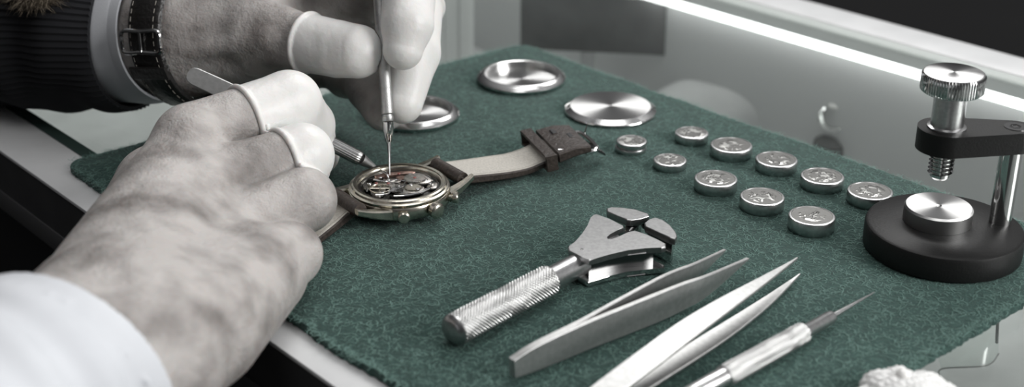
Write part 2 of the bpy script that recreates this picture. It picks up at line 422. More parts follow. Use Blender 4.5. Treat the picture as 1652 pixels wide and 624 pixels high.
# things inside the case, seen through the glass
t = thing('display_card', 'dark grey card leaning inside the case behind the mat', 'card', P(950, 42, -30))
obj('stand', box((-4, 1, -48), (4, 3, -10), .3), 'acrylic', t, local=True)
g = box((-36, -1, -14), (40, 1, 16), .3); obj('card_face', rotz(at(g, (0, 0, 0)), -.15), 'card', t, local=True)
def lumpy(c, r, seed, n=6):
    rr = np.random.RandomState(seed); fs = [ell(c, r)]
    for _ in range(n):
        q = c + rr.uniform(-1, 1, 3) * np.array(r) * [.8, .8, .3] + [0, 0, r[2] * .3]; fs.append(ell(q, np.array(r) * rr.uniform(.3, .55)))
    f_ = sunion(fs, min(r) * .8); R = np.array(r) * 1.9
    return nets(f_, c - R, c + R, max(r) / 22)
for i, (px, py, rr_, s, lab) in enumerate(((1180, 175, (34, 30, 16), 3, 'grey draped cloth mound under the glass, left of the ring'),
                                     (1450, 215, (34, 34, 18), 5, 'grey draped cloth mound under the glass beside the screw press'))):
    c = P(px, py, -66); o = obj('draped_cloth', (lambda g: (g[0] - c, g[1]))(lumpy(c, rr_, s)), 'velvet', smooth=None)
    o.location = tuple(c * MM); tag(o, lab, 'cloth')
c = P(1345, 190, -48)
t = thing('finger_ring', 'bright metal finger ring on dark holder under the glass', 'ring', c)
th = np.linspace(0, 2 * math.pi, 33); obj('band', tube(np.stack([6 * np.cos(th), 4 * np.sin(th), 4.5 * np.sin(th)], 1), 1.3, 8), 'chrome', t, local=True)
obj('stone', at(lathe([(0, -3), (3.4, 0), (2.4, 1.4), (0, 1.6)], 8), (0, 0, 6)), 'pearl', t, local=True)
obj('holder', at(lathe([(0, -30), (11, -30), (8, -12), (4, -9), (0, -9)], 24), (0, 0, 0)), 'card', t, local=True)
# clear acrylic riser, front right under the glass
t = thing('acrylic_riser', 'clear acrylic display riser under the glass, front right corner', 'display stand', P(1560, 560, -20))
pl = [P(x, y, -14)[:2] for x, y in ((1519, 592), (1580, 590), (1600, 584), (1611, 566), (1611, 505), (1560, 480), (1500, 540))]
obj('plate', prism(pl[::-1], -14.4, -14), 'glass_in', t, smooth=None)
e1 = spline([P(1518, 612, -14), P(1519, 595, -14), P(1580, 591, -14), P(1600, 585, -14), P(1611, 570, -14)], 6)
obj('edge', tube(e1, .22, 6), 'acryledge', t)
obj('edge', tube([P(1608, 552, -14), P(1610, 512, -14)], .45, 6), 'acryledge', t)
obj('edge', tube([P(1475, 600, -14), P(1476, 590, -14), P(1476.5, 585, -14)], .25, 6), 'acryledge', t)

#==MAT==
# ------------------------------------------------------------------ felt mat
rnd = random.Random(4)
U0, U1, V0, V1, RC = -424, -155.5, 173.2, 379, 7
def matedge():
    pts = []
    for (cu, cv, a0) in ((U1 - RC, V1 - RC, 0), (U0 + RC, V1 - RC, 90), (U0 + RC, V0 + RC, 180), (U1 - RC, V0 + RC, 270)):
        for k in range(7):
            a = math.radians(a0 + 15 * k); pts.append((cu + RC * math.cos(a), cv + RC * math.sin(a)))
    out = []
    for i in range(len(pts)):
        a, b = np.array(pts[i]), np.array(pts[(i + 1) % len(pts)]); n = max(1, int(np.linalg.norm(b - a) / 1.2))
        for k in range(n): out.append(a + (b - a) * k / n)
    out = np.array(out); N = len(out); rs = np.random.RandomState(1)
    d = rs.normal(0, .22, N); slow = np.interp(np.arange(N), np.arange(0, N + 12, 12), rs.normal(0, .55, len(np.arange(0, N + 12, 12))))
    c = out.mean(0); nr = (out - c) / np.linalg.norm(out - c, axis=1)[:, None]
    # the far left corner sits a little further in, like the photograph's skewed mat
    out = out + nr * (d + slow)[:, None]
    k = (out[:, 0] - U0) / (U1 - U0); kk = (out[:, 1] - V0) / (V1 - V0)
    out[:, 0] += (1 - k) * kk * 5 - (1 - k) * (1 - kk) * 4
    return out
edge = matedge()
def E3(e, z): return e[:, :1] * CU + e[:, 1:] * CV + np.array([0, 0, 1.]) * z
N = len(edge); cen = edge.mean(0)
rings = [(1.0, -2.5), (1.0, -.7), (.9985, -.15), (.995, 0)]
V = []; F = []
for s, z in rings: V.append(E3(cen + (edge - cen) * s, z))
V = np.concatenate(V); 
for r in range(3):
    for i in range(N): j = (i + 1) % N; F.append([r * N + i, r * N + j, (r + 1) * N + j, (r + 1) * N + i])
F.append(list(range(3 * N, 4 * N))); F.append(list(range(N))[::-1])
o0 = C(-290, 276, -2.5)
mt = obj('felt_mat', (V - o0, F), 'felt', smooth=40); mt.location = tuple(o0 * MM); mt['o'] = [float(c) for c in o0]
tag(mt, 'rectangular green wool felt work mat lying on the glass counter', 'mat')
rs = np.random.RandomState(7)
def fibres(n):
    k1 = int(n * .86)
    cu = rs.uniform(U0 + 3, U1 - 3, k1); cv = rs.uniform(V0 + 3, V1 - 3, k1)
    ei = rs.randint(0, N, n - k1); ep = cen + (edge[ei] - cen) * rs.uniform(.985, 1.0, (n - k1, 1))
    cu = np.concatenate([cu, ep[:, 0]]); cv = np.concatenate([cv, ep[:, 1]])
    a = rs.uniform(0, 2 * math.pi, n); curv = rs.normal(0, .55, n); L = rs.uniform(.3, .8, n); w = rs.uniform(.045, .085, n)
    p = np.stack([cu, cv, np.full(n, .0)], 1); zt = rs.uniform(.02, .28, n); V = []
    K = 6
    for k in range(K):
        hh = np.sin(math.pi * (k + .3) / K) * zt + .03
        q = p.copy(); q[:, 2] = hh
        wv = np.stack([-np.sin(a), np.cos(a), np.zeros(n)], 1) * w[:, None]
        V.append(q - wv); V.append(q + wv)
        p = p + np.stack([np.cos(a) * L, np.sin(a) * L, np.zeros(n)], 1); a = a + curv + rs.normal(0, .3, n)
    V = np.stack(V, 1).reshape(-1, 3); b = np.arange(n)[:, None] * 2 * K
    F = np.concatenate([b + np.array([[2 * k, 2 * k + 2, 2 * k + 3, 2 * k + 1]]) for k in range(K - 1)])
    return V[:, :1] * CU + V[:, 1:2] * CV + V[:, 2:] * np.array([0, 0, 1]), F
fb = obj('surface_fibres', fibres(30000), 'fibre', mt, smooth=None); fb['kind'] = 'stuff'; fb['label'] = 'pale curled wool fibres'

#==THINGS==
# ------------------------------------------------------------------ button cells
def cell(name, label, r, h, p, z=0.0, rot=0.0):
    o = thing(name, label, 'button cell', (p[0], p[1], z), 'button cells scattered on the green mat')
    obj('can', lathe([(0, 0), (r - .5, 0), (r - .25, .15), (r - .2, .5), (r, .8), (r, h - .35), (r - .12, h - .1), (r - .4, h), (r - .75, h), (r - .85, h - .12)], 56), 'steel', o, local=True)
    f_ = obj('face', lathe([(0, h - .1), (r - .85, h - .1)][::-1] , 56), 'cellface', o, local=True); return o
cells = [(1116, 213, 26.5, 3.4, 'small button cell at the back, between the stacked pair and case back'),
         (1081, 257, 26.5, 3.0, 'small button cell just in front of the stacked pair'),
         (1180, 233, 33, 4.0, 'large button cell second along the back row'),
         (1253, 256, 33, 3.9, 'large button cell in the middle of the back row'),
         (1155, 287, 34, 4.0, 'large button cell with swirling marks, first large one of front row'),
         (1327, 283, 34, 3.9, 'large button cell in back row, one before the press'),
         (1230, 316, 35, 4.2, 'large mottled button cell in the middle of the front row'),
         (1404, 307, 35.5, 4.0, 'large button cell touching the black base of the press'),
         (1310, 347, 36.5, 4.6, 'nearest button cell, ending the front row toward the viewer')]
for x, y, rp_, h, lab in cells:
    p = P(x, y, h); r = rp_ * (455400 / (y + 700)) / FPX
    cell('button_cell', lab, r, h, p)
p = P(1018, 226, 4.0); r = 24.5 * 486 / FPX
cell('button_cell', 'thin button cell, lower one of the stacked pair beside the buckle', r + .15, 1.9, p)
cell('button_cell', 'thin button cell, upper one of the stacked pair beside the buckle', r, 2.1, (p[0] + .2, p[1]), z=1.9)

# ------------------------------------------------------------------ watch case rings and case back
def case_ring(lab, x, y, rp_, grp):
    p = P(x, y, 3.5); r = rp_ * (455400 / (y + 700)) / FPX
    o = thing('watch_case_ring', lab, 'watch part', (p[0], p[1], 0), grp)
    obj('rim', lathe([(r - 2.2, 0), (r - 1.0, .2), (r - .1, 1.5), (r, 2.0), (r - .5, 2.7), (r - 1.3, 3.1), (r - 2.0, 3.7), (r - 2.6, 3.8), (r - 3.2, 3.6), (r - 3.3, 1.0)], 96), 'polish', o, local=True)
    obj('inner_plate', lathe([(r - 3.25, 1.1), (0, 1.1)], 96), 'turned', o, local=True)
case_ring('open shallow steel watch case ring lying furthest back on the mat', 841, 118, 70.5, 'open steel case rings')
case_ring('open steel watch case ring partly hidden behind the far fingertips', 669, 176, 71, 'open steel case rings')
p = P(985, 170, 2.6); r = 73.5 * 523 / FPX
o = thing('polished_disc', 'flat round turned-steel watch case back with polished notched rim', 'watch part', (p[0], p[1], 0))
obj('plate', lathe([(r - 2.3, 2.6), (0, 2.65)], 96), 'turned', o, local=True)
rimv, rimf = lathe([(r - 3, 0), (r - .6, .1), (r, .9), (r - .15, 1.3), (r - 2.3, 2.6)], 96)
a = np.arctan2(rimv[:, 1], rimv[:, 0]); cut = (np.cos(a * 6) > .97) & (rimv[:, 2] > .5) & (rimv[:, 2] < 2)
rimv[cut] *= [.985, .985, .8]
obj('rim', (rimv, rimf), 'polish', o, local=True)

# ------------------------------------------------------------------ chronograph watch lying face down, back off
WC = P(644, 293, 8.6); WC0 = np.array([WC[0], WC[1], 0]); WR = 16.4
wt = thing('wristwatch', 'opened chronograph wristwatch lying face down with its movement showing', 'watch', WC0)
pr, pl_ = P(723, 264, 7.5)[:2], P(565, 311, 7.5)[:2]; ax = pr - pl_; ax = ax / np.linalg.norm(ax); AX = np.array([ax[0], ax[1], 0]); AY = np.array([-ax[1], ax[0], 0]); wang = math.atan2(ax[1], ax[0])
obj('case', lathe([(10, .8), (13, .9), (WR - 2.0, 1.6), (WR - .3, 2.6), (WR + .15, 3.3), (WR + .15, 6.0), (WR - .2, 6.6), (WR - .9, 6.9)], 96), 'champagne', wt, local=True)
obj('case_rim', lathe([(WR - .8, 6.7), (WR - .3, 7.0), (WR - .2, 7.5), (WR - .6, 7.8), (WR - 1.0, 7.9), (WR - 1.2, 8.5), (WR - 1.7, 8.8), (WR - 2.6, 8.7), (WR - 2.6, 8.3), (WR - 3.0, 8.2), (WR - 3.3, 7.8), (WR - 3.4, 5.4)], 96), 'champagne', wt, local=True)
for sx in (-1, 1):
    for sy in (-1, 1):
        pts = []
        for k in range(9):
            t_ = k / 8; L = 11.2 + 10.8 * t_; W_ = 11.2 - 1.6 * t_; z = 4.6 + 1.6 * t_ + 1.6 * t_ * t_; pts.append(WC0 + AX * sx * L + AY * sy * W_ + [0, 0, z])
        c_ = np.array(pts); n_ = [np.array([0, 0, 1.])] * 9; wd = [AY * (1.9 - .9 * k / 8) for k in range(9)]
        obj('lug', strip(c_, wd, n_, [3.6 - 1.6 * k / 8 for k in range(9)], .5), 'champagne', wt)
# movement
mv = obj('movement', at(lathe([(0, 0), (WR - 3.45, 0), (WR - 3.45, 1.3), (WR - 4.1, 1.4), (WR - 4.3, .9), (0, .9)], 72), (0, 0, 5.2)), 'darksteel', wt, local=True)
mv.location.z = .0005
def bridge(pts, z0, z1, m='brass'):
    q = closed_spline([(p_[0] * 1.08, p_[1] * 1.08, 0) for p_ in pts], 4); obj('bridge', prism(q[:, :2], z0, z1, .12), m, mv, local=True)
R_ = WR - 4.8
bridge([(-7.5, 5.2), (-3, 7.2), (3.2, 8.3), (4.0, 6.8), (-1, 5.4), (-6.5, 3.6)], 7.2, 8.0, 'copper')
bridge([(1.8, 5.2), (4, 7.5), (8.2, 5.8), (9.6, 1.8), (7, -.4), (3, .6)], 7.0, 7.7)
bridge([(-10.6, 1), (-9, 4.2), (-6.2, 3), (-7.2, .2), (-9, -3.8), (-10.4, -2)], 6.6, 7.2)
bridge([(-2.5, -3), (0, .5), (3.5, -.6), (7.5, -2), (6, -6), (1.5, -7.2)], 6.6, 7.3)
bridge([(-8, -4.6), (-5, -2.2), (-3.6, -4), (-5, -8), (-7, -7.4)], 6.4, 7.1)
bridge([(-5.5, 2.2), (-2, 3.6), (.6, 2.4), (-1, .8), (-4.8, .9)], 6.7, 7.5)
bridge([(2.5, -8.2), (6.3, -7.0), (8.6, -5), (9.6, -3.2), (8.4, -3.2), (6, -5.9), (2.8, -7.3)], 7.0, 7.6, 'chrome')
bridge([(8.2, -.8), (10.8, 2), (11.3, -1.5), (9.6, -2.6)], 6.4, 7.0)
def gear(x, y, r_, z, n, m='brass'):
    pts = []
    for k in range(n * 4):
        a_ = 2 * math.pi * k / (n * 4); rr = r_ + (.3 if k % 4 in (1, 2) else -.15); pts.append((x + rr * math.cos(a_), y + rr * math.sin(a_)))
    obj('gear', prism(pts, z, z + .3), m, mv, local=True)
gear(-7.2, -1.2, 2.7, 7.3, 26, 'champagne'); gear(-3.4, -1.2, 2.2, 7.1, 22); gear(4.8, 3.2, 3.4, 7.8, 34); gear(4.6, -3.2, 2.4, 7.4, 24, 'champagne'); gear(-.4, -5.2, 1.9, 7.5, 20, 'darksteel'); gear(-9, 1.8, 1.6, 7.3, 18, 'darksteel'); gear(.4, 3.6, 1.4, 7.7, 16, 'copper')
th = np.linspace(0, 2 * math.pi, 41)
obj('balance_wheel', join(tube(np.stack([-5.8 + 3.3 * np.cos(th), -4.3 + 3.3 * np.sin(th), 0 * th + 7.7], 1), .24, 8), tube([(-9, -4.3, 7.7), (-2.6, -4.3, 7.7)], .2, 6), tube([(-5.8, -7.4, 7.7), (-5.8, -1.2, 7.7)], .2, 6)), 'champagne', mv, local=True)
for lv in (((-3, -6.5), (1, -3), (2, 1.5)), ((-8.5, 2.6), (-4, 1.2), (-1, 2.6), (2, 1.4)), ((-1, -9.8), (3, -9.4), (7, -7.6)), ((6.5, 7.2), (9, 5), (10.6, 2.4)), ((-6.8, -9), (-3.2, -8.4), (-2.2, -5.8)), ((-9.8, -5.6), (-10.6, -2.5))):
    s_ = spline([(*q, 7.6) for q in lv], 5) if len(lv) > 2 else np.array([(*q, 7.4) for q in lv])
    obj('lever', tube(s_, .28, 6), 'chrome', mv, local=True)
for (x, y) in ((-6.4, 4.4), (2.8, 7.3), (8.4, 2.4), (-9.6, -.4), (6.2, -4.8), (0, -2.2), (-4.8, -7), (9.9, -.6), (-3.6, 2.4), (3.8, -1.4), (6.9, 5.6)):
    obj('screw', at(lathe([(.75, 0), (.75, .3), (.55, .45), (.1, .45), (.1, .25), (0, .25)], 14), (x, y, 7.5)), 'chrome', mv, local=True)
for (x, y) in ((4.8, 3.2), (-3.4, -1.2), (-.6, 6.4), (-7.2, -1.2)):
    obj('jewel', at(lathe([(.6, 0), (.5, .2), (0, .25)], 12), (x, y, 8.05)), 'jewel', mv, local=True)
# crown and pushers on the viewer's side
def radial(px, py, z, prof, name, m='champagne'):
    d = P(px, py, z) - WC0; d[2] = 0; d /= np.linalg.norm(d); A_ = WC0 + d * (WR - .4) + [0, 0, z]; A_, R__ = frame(A_, A_ + d)
    return obj(name, place(lathe(prof, 28), A_, R__), m, wt)
pus = [(0, 0), (1.0, 0), (1.0, 1.6), (1.75, 1.7), (1.9, 2.1), (1.9, 3.1), (1.5, 3.5), (0, 3.6)]
radial(650, 342, 4.6, pus, 'pusher'); radial(730, 318, 4.6, pus, 'pusher')
kn = [(0, 0), (1.5, 0), (1.5, .9), (2.3, 1.0), (2.6, 1.4), (2.6, 3.0), (2.2, 3.5), (1.6, 3.7), (0, 3.8)]
cr = radial(693, 334, 4.7, kn, 'crown')
# straps: pale lining up, dark leather under
def strap(pts, wds, zs, th0, th1, nm='strap'):
    c_ = spline(pts, 8); w_ = spline(wds, 8); T = np.gradient(c_, axis=0); T /= np.linalg.norm(T, axis=1)[:, None]
    nn = np.cross(T, w_); nn /= np.linalg.norm(nn, axis=1)[:, None]; nn[nn[:, 2] < 0] *= -1
    m = len(c_); t_ = np.linspace(th0, th1, m)
    s = obj(nm, strip(c_, w_, nn, t_, .4), 'leather', wt)
    obj('lining', strip(c_[3:] + nn[3:] * (t_[3:, None] / 2 + .02), w_[3:] * .93, nn[3:], .35, .1), 'lining', s, label='pale leather lining')
    for sd in (-1, 1):
        q = c_[4:] + nn[4:] * (t_[4:, None] / 2 + .22) + w_[4:] * sd * .84
        obj('stitching', tube(q, .09, 5), 'stitch', s)
    return c_, w_, nn
def wv(x0, y0, x1, y1, z): return (P(x1, y1, z) - P(x0, y0, z)) / 2
rc = [WC0 + AX * 20 + [0, 0, 6.6], WC0 + AX * 24 + [0, 0, 5.4], P(800, 270.5, 3.0), P(835, 264, 2.6), P(866, 252, 4.4), P(890, 240, 6)]
rw = [AY * -7.7, AY * -7.7, wv(785, 256, 818, 283, 2), wv(822, 248, 858, 273, 2), wv(852, 238, 886, 262, 2), wv(870, 226, 908, 253, 2)]
c_, w_, nn = strap(rc, rw, None, 2.8, 2.0)
obj('spring_bar', tube([WC0 + AX * 19.5 + AY * 9.5 + [0, 0, 7], WC0 + AX * 19.5 - AY * 9.5 + [0, 0, 7]], .55, 10), 'chrome', wt)
# rolled strap end round the bar
obj('strap_end', tube([WC0 + AX * 19.5 + AY * 7.8 + [0, 0, 7.0], WC0 + AX * 19.5 - AY * 7.8 + [0, 0, 7.0]], 2.2, 16), 'leather', wt)
obj('strap_end', tube([WC0 - AX * 19.5 + AY * 7.8 + [0, 0, 7.0], WC0 - AX * 19.5 - AY * 7.8 + [0, 0, 7.0]], 2.2, 16), 'leather', wt)
lc = [WC0 - AX * 20 + [0, 0, 6.6], P(548, 330, 4.0), P(520, 352, 2.2), P(492, 372, 1.6), P(470, 385, 1.4)]
strap(lc, [AY * -7.7, wv(528, 312, 566, 345, 2), wv(496, 335, 540, 366, 2), wv(470, 352, 512, 388, 2), wv(448, 366, 492, 402, 2)], None, 2.8, 2.0)
# buckle end: folded dark leather, keeper loop, frame, tongue
B0 = P(884, 240, 5.5); B1 = P(936, 227, 7.0); bd = B1 - B0; bd /= np.linalg.norm(bd); bw = wv(880, 212, 918, 250, 6); 
nb = np.cross(bd, bw); nb /= np.linalg.norm(nb); nb = nb if nb[2] > 0 else -nb
ll = np.linalg.norm(B1 - B0)
obj('strap_fold', strip([B0 + nb * 1.0, B0 + bd * ll * .5 + nb * 1.6, B1 + nb * 1.0], [bw * 1.02, bw * .98, bw * .92], [nb] * 3, [3.6, 3.4, 2.4], .5), 'leather', wt)
# keeper: loop around the strap
hw = np.linalg.norm(bw) + 1.0; bu = bw / np.linalg.norm(bw); Kc = B0 - bd * 3.2
for nm_, (k0, k1) in (('keeper_loop', (0, 4.2)),):
    loop = []
    for s_, q_ in ((-hw, -1.8), (-hw, 2.8), (hw, 2.8), (hw, -1.8), (-hw, -1.8)): loop.append((s_, q_))
    gs = []
    for (a0, b0), (a1, b1) in zip(loop, loop[1:]):
        p0 = Kc + bu * a0 + nb * b0; p1 = Kc + bu * a1 + nb * b1; d_ = p1 - p0; d_ /= np.linalg.norm(d_); n2 = np.cross(d_, bd)
        gs.append(strip([p0 - d_ * .5, p1 + d_ * .5], [bd * 2.1] * 2, [n2] * 2, 1.0, .3))
    obj(nm_, join(*gs), 'leather', wt)
bf = [B1 + bd * -1.5 - bu * 8.5, B1 + bd * 2.5 - bu * 8.0, B1 + bd * 3.6 - bu * 4, B1 + bd * 3.6 + bu * 4, B1 + bd * 2.5 + bu * 8.0, B1 + bd * -1.5 + bu * 8.5]
bk = obj('buckle', tube(spline([q - nb * .8 for q in bf], 5), .85, 10), 'chrome', wt)
obj('buckle_bar', tube([bf[0] - nb * .3, bf[-1] - nb * .3], .6, 8), 'chrome', bk)
obj('buckle_plate', strip([B1 + bd * 1.5 + bu * 4 - nb * .2, P(973, 246, 3.2)], [bu * 3.0, bu * 2.2], [nb] * 2, [1.2, 1.0], .2), 'darksteel', bk)
obj('tongue', tube([P(941, 226, 5), P(944, 212, 8), P(948, 200, 11)], [.35, .3, .22], 8), 'chrome', bk)
for q in ((893, 213), (920, 219)):
    c0 = P(*q, 9.3); obj('tab', strip([c0 - bu * 1.8, c0 + bu * 1.8], [bd * .9] * 2, [nb] * 2, .8, .25), 'chrome', wt)
c0 = P(912, 240, 8.4); obj('tab', tube(spline([c0 - bd * 2.6 + nb * .4, c0 - bu * -1.0, c0 + bd * 2.8 + nb * .3], 5), .42, 8), 'chrome', wt)

# ------------------------------------------------------------------ movement holder with knurled handle
zc = 4.75; h0, h1, h2 = P(733, 532, zc), P(885, 452, zc), P(948, 419, zc + .3)
ho = thing('case_holder', 'steel watch case holder with knurled handle and slotted fan-shaped head', 'tool', (h0[0], h0[1], 0))
A_, R__ = frame(h0, h2); Lk = np.linalg.norm(h1 - h0); Ln = np.linalg.norm(h2 - h0)
obj('handle', place(knurl(4.6, Lk, 26, .55, 1.0), A_, R__), 'knurl', ho, smooth=60)
obj('end_cap', place(lathe([(0, -1.6), (2.8, -1.5), (3.8, -1.0), (4.35, -.2), (4.3, .3)], 40), A_, R__), 'headsteel', ho)
obj('neck', place(lathe([(3.6, Lk - 1), (3.6, Lk + .4), (3.5, Lk + .8), (3.5, Ln + 3), (0, Ln + 3)], 48), A_, R__), 'steel', ho)
CR = lambda x, y: (680 + x / 2.4, 310 + y / 2.4)
ztop = 9.2
def outl(pts, z, s=1.0, d=(0, 0)): return [P(*CR(x, y), z)[:2] + np.array(d) for x, y in pts]
top = [(566, 214), (572, 208), (596, 190), (622, 160), (643, 128), (655, 98), (664, 86), (678, 83), (730, 104), (782, 128), (783, 136), (760, 146), (728, 160), (714, 172), (716, 181), (732, 184), (760, 176), (778, 168), (800, 152), (826, 147), (870, 163), (920, 186), (946, 198), (946, 212), (930, 216), (870, 214), (800, 224), (730, 240), (668, 258), (648, 264), (630, 252), (600, 238), (570, 226)]
hd = obj('head_plate', prism(outl(top, ztop), ztop - 1.7, ztop, .35, 3), 'headsteel', ho, smooth=12)
low = [(566, 214), (596, 190), (643, 128), (664, 86), (730, 104), (782, 128), (800, 152), (870, 163), (946, 198), (946, 212), (870, 214), (800, 224), (730, 240), (648, 264), (600, 238)]
obj('head_plate', prism(outl(low, ztop), .6, 2.2, .35, 3), 'chrome', ho, smooth=12)
inn = [(586, 216), (630, 170), (664, 110), (730, 125), (770, 150), (800, 172), (860, 178), (900, 195), (860, 204), (790, 210), (720, 224), (650, 240)]
obj('head_core', prism(outl(inn, ztop), 2.2, ztop - 1.7), 'darksteel', ho, smooth=30)
obj('rivet', at(lathe([(.5, 0), (.4, .12), (0, .15)], 12), P(*CR(622, 221), ztop)), 'chrome', ho)
for q, r_ in (((716, 66), 0), ((860, 126), 1)):
    pts = ([(716, 64), (735, 59), (775, 60), (830, 68), (878, 84), (882, 94), (850, 103), (812, 110), (795, 108), (755, 90), (718, 76)] if r_ == 0 else
           [(862, 120), (880, 106), (905, 98), (935, 108), (965, 130), (985, 155), (990, 172), (982, 184), (960, 177), (910, 152), (866, 134)])
    j = obj('jaw', prism(outl(pts, ztop), ztop - 2.0, ztop + .2, .35, 3), 'headsteel', ho, smooth=12)
    ctr = np.mean(outl(pts, ztop), 0)
    obj('jaw_block', prism([ctr + (np.array(p_) - ctr) * .8 for p_ in outl(pts, ztop)], .8, ztop - 2.0, .3), 'chrome', j, smooth=30)
a0, a1 = P(*CR(800, 160), 6), P(*CR(850, 110), 6)
obj('cross_bar', tube([a0, P(*CR(835, 122), 6), P(*CR(905, 140), 6)], 1.1, 12), 'darksteel', ho)
obj('cross_bar', tube([a0, P(*CR(800, 95), 6)], 1.1, 12), 'darksteel', ho)

# ------------------------------------------------------------------ tweezers
def blade(cs, hs, th_, wdir=None):
    c_ = spline(cs, 8); h_ = np.maximum(spline([(q, 0, 0) for q in hs], 8)[:, 0], .25)
    T = np.gradient(c_, axis=0); T /= np.linalg.norm(T, axis=1)[:, None]
    w_, n_ = [], []
    for t_, hh in zip(T, h_):
        d_ = np.array(wdir, float); d_ = d_ - t_ * (d_ @ t_); d_ /= np.linalg.norm(d_); w_.append(d_ * hh / 2); n_.append(np.cross(t_, d_))
    return strip(c_, w_, n_, th_ * np.linspace(1, .75, len(c_)), .18)
pa = [P(828, 594, 4.0), P(868, 575, 4.6), P(946, 541, 5), P(1009, 516, 5), P(1064, 494, 5), P(1103, 477, 5), P(1142, 459, 5), P(1206, 417, 5)]
pf = [P(824, 592, 4.0), P(864, 572, 4.6), P(935, 539, 5), P(985, 512, 5), P(1056, 473, 5), P(1090, 454, 5), P(1122, 437, 5), P(1169, 403, 5)]
tw = thing('tweezers', 'slim steel tweezers lying on edge, nearest the knurled case holder', 'tweezers', (pa[0][0], pa[0][1], 0), 'fine pointed tweezers in front')
obj('arm', blade(pa, [5.4, 7.4, 8.4, 8.8, 9.0, 8.4, 6.6, .5], 1.5, (0, 0, 1)), 'matte_steel', tw)
obj('arm', blade(pf, [5.4, 7.4, 8.4, 8.8, 8.8, 7.6, 5.6, .5], 1.4, (0, 0, 1)), 'matte_steel', tw)
qa = [P(930, 668, 4.5), P(985, 624, 6.5), P(1048, 577, 8.5), P(1109, 532, 9.5), P(1167, 493, 9.5), P(1232, 452, 8.5), P(1286, 417, 7)]
qb = [P(932, 670, 3.0), P(1000, 640, 2.6), P(1070, 598, 2.0), P(1150, 547, 1.6), P(1203, 511, 1.5), P(1245, 480, 1.6), P(1290, 443, 1.8)]
tw = thing('tweezers', 'broad steel tweezers lying flat, between the slim pair and the pin vise', 'tweezers', (qa[1][0], qa[1][1], 0), 'fine pointed tweezers in front')
dd = qa[-1] - qa[1]; dd[2] = 0; dd /= np.linalg.norm(dd); wd_ = np.array([-dd[1], dd[0], .12])
obj('arm', blade(qa, [6.6, 6.6, 6.8, 6.6, 5.4, 2.9, .4], 1.2, wd_), 'matte_steel', tw)
obj('arm', blade(qb, [5.4, 5.4, 5.4, 5.4, 4.4, 2.9, .4], 1.2, wd_), 'matte_steel', tw)

# ------------------------------------------------------------------ pin vise (front right)
n0, n1, n2, n3, n4 = P(1085, 658, 3.1), P(1167, 608, 3.1), P(1296, 536, 3.1), P(1343, 510, 3.1), P(1411, 471, 2.4)
pv = thing('pin_vise', 'knurled steel pin vise with needle point at the front edge', 'tool', (n1[0], n1[1], 0))
A_, R__ = frame(n1, n3); L1 = np.linalg.norm(n2 - n1); L2 = np.linalg.norm(n3 - n1); L0 = np.linalg.norm(n0 - n1)
obj('handle', place(knurl(3.05, L1, 20, .4, 1.0), A_, R__), 'knurl', pv, smooth=60)
obj('tail', place(lathe([(0, -L0), (2.0, -L0), (2.3, -L0 + .5), (2.5, -3), (2.5, .5)], 32), A_, R__), 'steel', pv)
obj('collet', place(lathe([(2.0, L1 - .5), (2.0, L1 + 1.2), (1.85, L1 + 1.6), (1.9, L2 - 1.2), (1.6, L2 - .2), (1.0, L2), (0, L2)], 32), A_, R__), 'steel', pv)
obj('needle', tube([n3 - (n3 - n2) * .1, n3 + (n4 - n3) * .15, n3 + (n4 - n3) * .6, n4], [.75, .72, .42, .12], 16), 'steel', pv)

# ------------------------------------------------------------------ screw press on a round black base
bc = P(1524, 361, 8.2); pb = thing('screw_press', 'small watch press with black round base, arm and steel thumbscrew', 'press', (bc[0], bc[1], 0))
rb = 126 * 407 / FPX
obj('base', lathe([(0, 0), (rb - .8, 0), (rb - .1, .6), (rb, 1.5), (rb, 6.8), (rb - .35, 7.7), (rb - 1.2, 8.2), (rb * .5, 8.25), (0, 8.25)], 128), 'blackcoat', pb, local=True)
an = P(1515, 331, 13.4); ra = 55.5 * 400 / FPX; lo_ = an - np.array([bc[0], bc[1], 0]); 
obj('anvil', lathe([(0, 0), (ra, 0), (ra, 4.4), (ra - .5, 5.0), (.9, 5.0), (.5, 4.5), (0, 4.5)], 96), 'turned', pb, local=True).location = (lo_[0] * MM, lo_[1] * MM, 8.3 * MM)
po = P(1613, 357, 8.3)
ztop_a = 39.0
obj('post', join(at(lathe([(3.3, 0), (3.3, 31), (0, 31)], 40), (po[0], po[1], 8.2))), 'chrome', pb)
# arm: hull of a big round end over the screw and a small one over the post
sx, sy = an[0] + .8, an[1] + 1.5; s0 = P(1527, 205, ztop_a); sx, sy = s0[0], s0[1]
dv = np.array([po[0] - sx, po[1] - sy]); dl = np.linalg.norm(dv); da = math.atan2(dv[1], dv[0]); r1, r2 = 8.2, 5.2; th0 = math.acos((r1 - r2) / dl)
out = [(sx + r1 * math.cos(da + t_), sy + r1 * math.sin(da + t_)) for t_ in np.linspace(th0, 2 * math.pi - th0, 40)] + \
      [(po[0] + r2 * math.cos(da + t_), po[1] + r2 * math.sin(da + t_)) for t_ in np.linspace(-th0, th0, 20)]
arm = obj('arm', prism(out, ztop_a - 6.6, ztop_a, .6, 3), 'blackcoat', pb)
obj('arm_screw', at(lathe([(1.9, 0), (1.7, .3), (1.0, .35), (.9, 0), (0, 0)], 6), (po[0], po[1], ztop_a)), 'darksteel', arm)
sc_ = obj('thumbscrew', join(at(lathe([(4.7, 0), (4.7, 11.3), (0, 11.3)], 56), (sx, sy, ztop_a + .3)), at(lathe([(5.6, 0), (5.6, .5), (4.7, .8)], 56), (sx, sy, ztop_a))), 'steel', pb)
kr = 55 * 362 / FPX; kp = []
nk = 64; V = []; F = []
prof = [(kr - 3, 0), (kr - .6, 0), (kr, .5), (kr, 5.0), (kr - .5, 5.7)]
